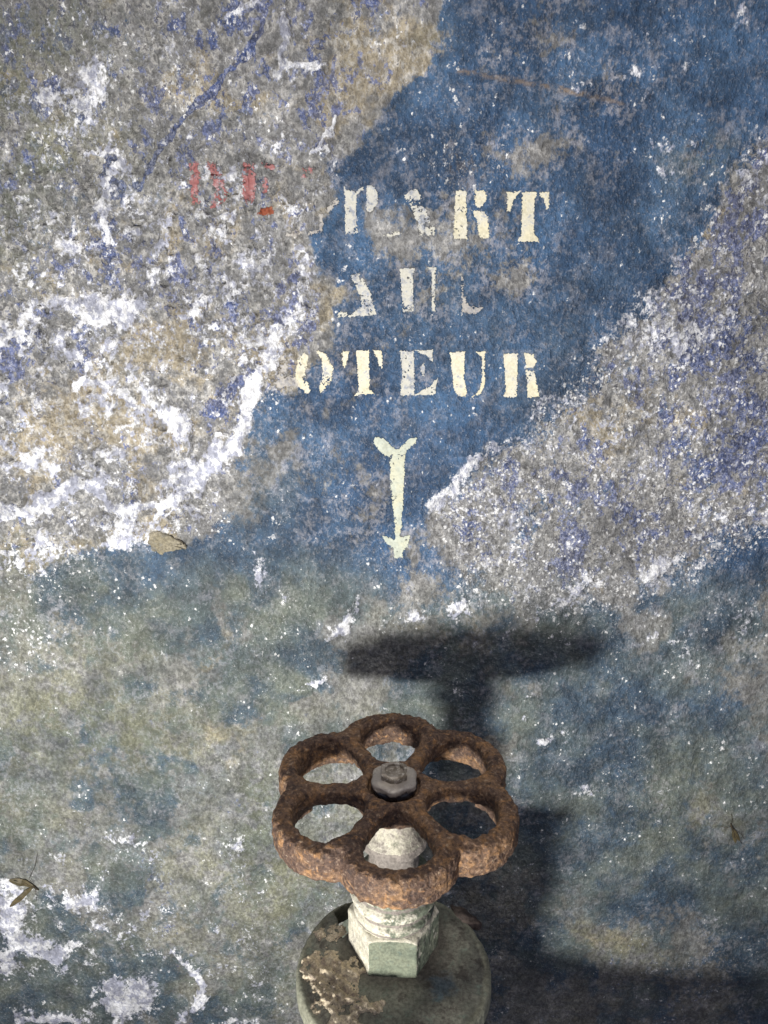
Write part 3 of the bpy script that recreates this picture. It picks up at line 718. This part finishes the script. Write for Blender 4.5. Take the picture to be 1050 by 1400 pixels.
# axis of the valve
VX, VY = 0.0064, -WALL_D + .413
Z_WHEEL = CAM_Z - .3430        # middle of the handwheel
Z_FLANGE = CAM_Z - .4650       # top of the flange
valve = bpy.data.objects.new('valve', None)
scene.collection.objects.link(valve)
valve.location = (VX, VY, Z_FLANGE)
tag(valve, 'old upright valve with rusty six-lobed handwheel on a whitewashed nut and round flange', 'valve')
HZ = Z_WHEEL - Z_FLANGE

# handwheel
LC, LA = .0425, .0316          # lobe circle centre distance and radius
ROT = R(2.0)
def wheel_sdf(X, Y, Z):
    a = np.arctan2(Y, X) - ROT
    r = np.hypot(X, Y)
    k = np.floor(a / R(60)); al = a - (k + .5) * R(60)          # lobes centred between spokes
    lx, ly = r * np.cos(al), r * np.sin(al)
    dc = np.hypot(lx - LC, ly)
    q = np.abs(dc - LA)                                          # tube round the lobe circle
    # superellipse section, taller than wide
    hw, hh = .0061, .0104
    e = ((q / hw) ** 4.0 + (np.abs(Z) / hh) ** 4.0) ** (1 / 4.0)
    rim = (e - 1) * hw * .9
    rn = np.hypot(LC * math.cos(R(30)), 0)
    rim = np.where(lx < .0475 - .10 * np.abs(ly), np.maximum(rim, (.0475 - lx) * .8), rim)   # keep the outer arc only
    # spokes
    ks = np.round(a / R(60)); as_ = a - ks * R(60)
    sx, sy = r * np.cos(as_), r * np.sin(as_)
    t = np.clip((sx - .018) / .040, 0, 1)
    half = .0051 + .0034 * (2 * t - 1) ** 2
    spz = np.abs(Z - .0040) - .0056
    sp = np.maximum(np.maximum(np.abs(sy) - half, spz), np.maximum(sx - .060, -sx))
    sp = smax(smax(np.abs(sy) - half, spz, .004), sx - .062, .004)
    hub = smax(r - .0210, np.abs(Z - .0005) - .0085, .004)
    f = smin(rim, sp, .006)
    f = smin(f, hub, .008)
    f = smax(f, -(np.hypot(r, (Z - .0085) * 1.0) - .0) + .0 if False else -(smax(r - .0165, .0068 - Z, .002)), .002)   # shallow seat for the nut
    f = smax(f, -(r - .0062), .001)
    return f
wv_, wf_ = solid(wheel_sdf, (-.087, -.087, -.0130), (.087, .087, .0130), .00075, .00070, 260, 4)
cen = wv_[wf_].mean(1)
ang = np.arctan2(cen[:, 1], cen[:, 0]) - ROT; rad = np.hypot(cen[:, 0], cen[:, 1])
kk = np.round(ang / R(60)).astype(int) % 6
al = ang - (np.floor(ang / R(60)) + .5) * R(60)
rimd = np.abs(np.hypot(rad * np.cos(al) - LC, rad * np.sin(al)) - LA)
region = np.where(rad < .0235, 0, np.where((rimd < .0085) & (rad > .049), 1, 2 + kk))
full = mesh_from('handwheel_full', wv_, wf_)
vn = np.zeros(len(wv_) * 3, np.float32); full.vertices.foreach_get('normal', vn); vn = vn.reshape(-1, 3)
bpy.data.meshes.remove(full)
def piece(name, sel, parent, mat, loc):
    f = wf_[sel]; used, inv = np.unique(f, return_inverse=True)
    me = mesh_from(name, wv_[used], inv.reshape(-1, 4), mat)
    me.normals_split_custom_set_from_vertices(vn[used].tolist())
    return link(name, me, parent, loc)
rim = piece('handwheel', region == 1, valve, RUST, (0, 0, HZ))
rim['label'] = 'rusty brown six-lobed cast iron handwheel'
piece('hub', region == 0, rim, RUST, (0, 0, 0))
for s_ in range(6): piece('spoke', region == 2 + s_, rim, RUST, (0, 0, 0))

# nut and stem end on top of the hub
def top_nut(X, Y, Z):
    r = np.hypot(X, Y)
    d = smax(r - .0145 + .0007 * np.cos(6 * np.arctan2(Y, X) + .4) * (Z > .003), np.abs(Z - .0035) - .0045 - .0, .0022)
    d = smax(d, r * .45 + Z - .0136, .0008)
    return d
nv, nf = solid(top_nut, (-.017, -.017, -.003), (.017, .017, .012), .0005, .00028, 330, 3)
tn = link('retaining_nut', mesh_from('retaining_nut', nv, nf, WORN), valve, (0, .0005, HZ + .0085)); tn['label'] = 'dark worn round nut holding the handwheel'
def stem_end(X, Y, Z):
    r = np.hypot(X, Y * 1.05)
    d = smax(np.maximum(np.maximum(np.abs(X), np.abs(X) * .5 + np.abs(Y) * .866), np.abs(Y)) - .0080, np.abs(Z) - .0042, .0008)
    return smax(d, -smax(r - .0058, .0018 - Z, .001), .0008)
sv, sf = solid(stem_end, (-.009, -.009, -.004), (.009, .009, .0045), .0004, .0002, 400, 2)
link('stem_end', mesh_from('stem_end', sv, sf, STEM), tn, (0, 0, .0088))

def add_wash(me, fn, grime=None):
    n = len(me.vertices); co = np.zeros(n * 3, np.float32); me.vertices.foreach_get('co', co)
    no = np.zeros(n * 3, np.float32); me.vertices.foreach_get('normal', no)
    a = me.attributes.new('m_wash', 'FLOAT', 'POINT')
    a.data.foreach_set('value', np.asarray(fn(co.reshape(-1, 3), no.reshape(-1, 3)), np.float32))
    if grime:
        g = me.attributes.new('m_grime', 'FLOAT', 'POINT')
        g.data.foreach_set('value', np.asarray(grime(co.reshape(-1, 3), no.reshape(-1, 3)), np.float32))
    return me

# bonnet: cone, collar and rings under the wheel
def bonnet(X, Y, Z):
    r = np.hypot(X, Y)
    zz = [.028, .034, .0385, .0400, .0450, .0465, .0510, .0530, .0585, .0610, .0650, .084, .0905, .0955, .100, .106, .113, .122]
    rr = [.0250, .0268, .0272, .0252, .0256, .0288, .0290, .0262, .0262, .0230, .0165, .0160, .0225, .0215, .0180, .0150, .0125, .0120]
    prof = np.interp(Z, zz, rr)
    return smax((r - prof) * .75, np.abs(Z - .0735) - .0450, .002)
bv, bf = solid(bonnet, (-.035, -.035, .026), (.035, .035, .120), .0008, .0005, 190, 3)
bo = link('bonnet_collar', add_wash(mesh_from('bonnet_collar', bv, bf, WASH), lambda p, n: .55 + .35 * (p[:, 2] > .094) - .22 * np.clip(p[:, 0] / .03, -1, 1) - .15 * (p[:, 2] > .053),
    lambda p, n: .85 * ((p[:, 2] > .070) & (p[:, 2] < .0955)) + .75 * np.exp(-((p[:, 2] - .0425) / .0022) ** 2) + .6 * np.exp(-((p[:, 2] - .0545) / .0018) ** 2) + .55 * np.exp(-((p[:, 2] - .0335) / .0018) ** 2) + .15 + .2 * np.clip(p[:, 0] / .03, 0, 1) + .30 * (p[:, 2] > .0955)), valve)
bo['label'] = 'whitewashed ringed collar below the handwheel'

# hexagonal nut
HROT = R(-2)
def hexnut(X, Y, Z):
    x = X * math.cos(HROT) + Y * math.sin(HROT); y = -X * math.sin(HROT) + Y * math.cos(HROT)
    x, y = np.abs(x), np.abs(y)
    d = np.maximum(y, x * .8660 + y * .5) - .0268
    d = smax(d, np.abs(Z - .0145) - .0175, .0016)
    return smax(d, np.hypot(x, y) * .5 + Z * .85 - .0402, .0015)
hv, hf = solid(hexnut, (-.034, -.031, -.004), (.034, .031, .034), .0007, .00038, 220, 3)
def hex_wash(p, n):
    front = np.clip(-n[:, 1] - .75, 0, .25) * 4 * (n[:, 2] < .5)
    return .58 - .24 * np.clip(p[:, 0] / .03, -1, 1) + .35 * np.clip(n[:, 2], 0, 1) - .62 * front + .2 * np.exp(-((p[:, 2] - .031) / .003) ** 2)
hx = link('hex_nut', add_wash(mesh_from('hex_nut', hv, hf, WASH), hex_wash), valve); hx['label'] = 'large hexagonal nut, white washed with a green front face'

# flange, set a little forward of the nut, with a wedge cut out behind the nut on its left
FO = (.0, -.0195, 0)
def flange_sdf(X, Y, Z):
    r = np.hypot(X, Y)
    d = smax(r - .0645, np.abs(Z + .0075) - .0075, .003)
    d = smin(d, smax(r - .0565, np.abs(Z + .040) - .040, .003), .004)
    # wedge-shaped gap
    u, v = sdf_wedge(X, Y)
    d = smin(d, smax(np.abs(r - .0615) - .0016, np.abs(Z) - .0012, .0008), .0015)
    return smax(d, -np.maximum(np.maximum(u, r - .0620), -.034 - Z), .001)
WEDGE = [(-.0350, .0230), (-.0300, .0300), (-.0290, .0450), (-.0290, .0700), (-.0560, .0600), (-.0450, .0500), (-.0395, .0390)]
def sdf_wedge(X, Y):
    s2 = sdf_poly(X[:, :, 0], Y[:, :, 0], WEDGE)
    return np.repeat(s2[:, :, None], X.shape[2], 2), None
fv, ff = solid(flange_sdf, (-.068, -.068, -.082), (.068, .068, .002), .0011, .0005, 120, 3)
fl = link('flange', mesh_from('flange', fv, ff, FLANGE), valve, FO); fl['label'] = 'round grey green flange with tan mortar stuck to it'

# mortar crust on the flange
def crust(name, polys, parent, mat, top, thick, seed, cell=.0007):
    xs = np.arange(-.066, .066, cell); X, Y = np.meshgrid(xs, xs)
    d = np.full(X.shape, 1e9)
    for p in polys: d = np.minimum(d, sdf_poly(X, Y, p))
    d = d - .002 + .0075 * fbm(X, Y, 120, 4, .62, seed)
    hgt = thick * sstep(-d, -.001, .004) * (.55 + .55 * fbm(X + .3 * Y, Y, 240, 4, .62, seed + 20)) - .0004
    hgt = np.where(np.hypot(X, Y) > .0625, -.001, hgt)
    ok = (np.maximum.reduce([hgt[:-1, :-1], hgt[1:, :-1], hgt[:-1, 1:], hgt[1:, 1:]]) > 0)
    j, i = np.nonzero(ok); n = X.shape[1]
    f = np.stack([j * n + i, j * n + i + 1, (j + 1) * n + i + 1, (j + 1) * n + i], -1)
    used, inv = np.unique(f, return_inverse=True)
    me = mesh_from(name, np.stack([X.ravel()[used], Y.ravel()[used], top + np.maximum(hgt.ravel()[used], -.0008)], -1), inv.reshape(-1, 4), mat)
    return link(name, me, parent)
crust('mortar_crust', [[(-.062, .004), (-.052, .012), (-.040, .010), (-.030, .006), (-.024, -.006), (-.028, -.022), (-.010, -.030), (-.022, -.036), (-.020, -.050), (-.034, -.058), (-.048, -.046), (-.042, -.030), (-.054, -.016)], [(-.052, .026), (-.040, .032), (-.036, .028), (-.046, .022)]],
      fl, MORTAR, .0006, .0036, 5)
# reddish stone lodged behind the flange edge on the right
def stone_sdf(X, Y, Z):
    return (np.sqrt((X / .013) ** 2 + (Y / .006) ** 2 + (Z / .0035) ** 2) - 1) * .0045
gv, gf = solid(stone_sdf, (-.017, -.011, -.009), (.017, .011, .009), .0008, .0022, 90, 3)
st = link('stone', mesh_from('stone', gv, gf, STONE), fl, (.052, .040, -.001)); st.rotation_euler = (0, .1, R(-50)); st['label'] = 'reddish stone chip at the flange edge'

# body below the flange, stub to the wall and the pipe that leaves to the right (all mostly below the picture)
def lathe_pipe(name, p0, p1, prof, mat, parent, n=48):
    p0, p1 = Vector(p0), Vector(p1); ax = (p1 - p0); L = ax.length; ax.normalize()
    q = ax.to_track_quat('Z', 'Y')
    V = []; F = []
    for t, r_ in prof:
        for k in range(n):
            a = 2 * math.pi * k / n
            V.append(p0 + q @ Vector((r_ * math.cos(a), r_ * math.sin(a), t * L)))
    for i in range(len(prof) - 1):
        for k in range(n):
            F.append((i * n + k, i * n + (k + 1) % n, (i + 1) * n + (k + 1) % n, (i + 1) * n + k))
    me = bpy.data.meshes.new(name); me.from_pydata([tuple(v) for v in V], [], F); me.materials.append(mat)
    me.polygons.foreach_set('use_smooth', np.ones(len(F), bool)); me.update()
    return link(name, me, parent)
lathe_pipe('valve_body', (0, FO[1], -.075), (0, FO[1], -.28), [(0, .0), (0, .055), (.15, .050), (.35, .062), (.55, .066), (.8, .055), (1, .040), (1, 0)], PIPE, valve)
lathe_pipe('wall_stub', (0, FO[1] + .03, -.150), (0, -VY + .012, -.150), [(0, .034), (.8, .034), (.82, .048), (1, .048)], PIPE, valve)
lathe_pipe('outlet_pipe', (.03, FO[1] + .01, -.196), (.62, FO[1] + .01, -.236), [(0, .050), (.06, .050), (.061, .060), (.09, .060), (.091, .052), (.97, .052), (.971, .062), (1, .062), (1, 0)], PIPE, valve)

# ------------------------------------------------------------------ insects on the wall
def tube(name, pts, radii, mat, parent, n=6):
    V = []; F = []
    pts = [Vector(p) for p in pts]
    for i, p in enumerate(pts):
        d = (pts[min(i + 1, len(pts) - 1)] - pts[max(i - 1, 0)]).normalized()
        q = d.to_track_quat('Z', 'Y')
        for k in range(n):
            a = 2 * math.pi * k / n
            V.append(tuple(p + q @ Vector((radii[i] * math.cos(a), radii[i] * math.sin(a), 0))))
    for i in range(len(pts) - 1):
        for k in range(n): F.append((i * n + k, i * n + (k + 1) % n, (i + 1) * n + (k + 1) % n, (i + 1) * n + k))
    F.append(tuple(range(n))[::-1]); F.append(tuple((len(pts) - 1) * n + k for k in range(n)))
    me = bpy.data.meshes.new(name); me.from_pydata(V, [], F); me.materials.append(mat)
    me.polygons.foreach_set('use_smooth', np.ones(len(F), bool)); me.update()
    return link(name, me, parent)
INSECT = plain_rough('insect_body', (.035, .028, .018), (.07, .05, .025), (.05, .045, .03), 600, .3)
WING = plain_rough('insect_wing', (.085, .070, .032), (.13, .10, .045), (.06, .05, .03), 500, .3, .5)
def insect(name, label, base, body, wings, legs):
    bx, bz = px2wall(*base)
    by = -float(relief_at(bx, bz))
    root = bpy.data.objects.new(name, None); scene.collection.objects.link(root)
    root.location = (float(bx), by, float(bz))
    def pt(u, v, off):
        x, z = px2wall(u, v)
        return (float(x - bx), -float(relief_at(x, z)) - by - off, float(z - bz))
    B = [pt(u, v, o) for u, v, o, _ in body]
    bod = tube('body', B, [r_ for *_, r_ in body], INSECT, root, 8)
    for w in wings:
        # thin tapered blade, about 0.1 mm thick
        (u0, v0), (u1, v1), wid = w
        n = 9; V = []; F = []
        du, dv = u1 - u0, v1 - v0; L = math.hypot(du, dv); nu, nv_2 = -dv / L, du / L
        for i in range(n):
            t = i / (n - 1); hw_ = wid * (math.sin(math.pi * min(1, t * .80 + .08)) ** .7 if t < .97 else .25)
            for sgn in (-1, 0, 1):
                for off in (.0011 - .0003 * abs(sgn), .0010 - .0003 * abs(sgn)):
                    V.append(pt(u0 + du * t + nu * hw_ * sgn, v0 + dv * t + nv_2 * hw_ * sgn, off + .0006 * (1 - t)))
        for i in range(n - 1):
            for c_ in range(2):
                a = i * 6 + c_ * 2; F.append((a, a + 2, a + 8, a + 6)); F.append((a + 1, a + 7, a + 9, a + 3))
            a = i * 6; F.append((a, a + 6, a + 7, a + 1)); F.append((a + 4, a + 5, a + 11, a + 10))
        me = bpy.data.meshes.new('wing'); me.from_pydata(V, [], F); me.materials.append(WING); me.update()
        link('wing', me, root)
    for lg in legs:
        tube('leg', [pt(u, v, o) for u, v, o in lg], [.00022] * (len(lg) - 1) + [.00012], INSECT, root, 5)
    tag(root, label, 'insect', 'insects resting on the wall')
    return root
insect('crane_fly', 'brown winged fly with a long raised leg on the white crusted plaster', (48, 1213),
       [(54, 1215, .0008, .0004), (51, 1213, .0012, .0009), (47, 1210, .0013, .0010), (42, 1209, .0011, .0006), (34, 1206, .0009, .0006), (26, 1203, .0008, .0004), (20, 1201, .0008, .0002)],
       [((46, 1210), (14, 1201), 4.2), ((45, 1212), (16, 1235), 3.6)],
       [[(47, 1208, .001), (41, 1199, .003), (48, 1184, .002), (51, 1167, .0003)], [(49, 1214, .001), (51, 1222, .0018), (50, 1232, .0003)]])
insect('crane_fly', 'small dark gnat on the dull blue wall right of the handwheel', (1001, 1131),
       [(998, 1124, .0007, .0003), (999, 1128, .0010, .0008), (1001, 1132, .0011, .0009), (1003, 1139, .0009, .0006), (1005, 1149, .0007, .0003)],
       [((1001, 1131), (1005, 1151), 2.6), ((1002, 1132), (1010, 1148), 2.0)],
       [[(999, 1129, .001), (992, 1130, .0018), (984, 1129, .0003)], [(1003, 1134, .001), (1012, 1138, .0018), (1017, 1147, .0003)], [(999, 1125, .001), (1000, 1118, .0016), (999, 1112, .0003)], [(1002, 1135, .001), (1008, 1145, .0015), (1015, 1154, .0003)]])
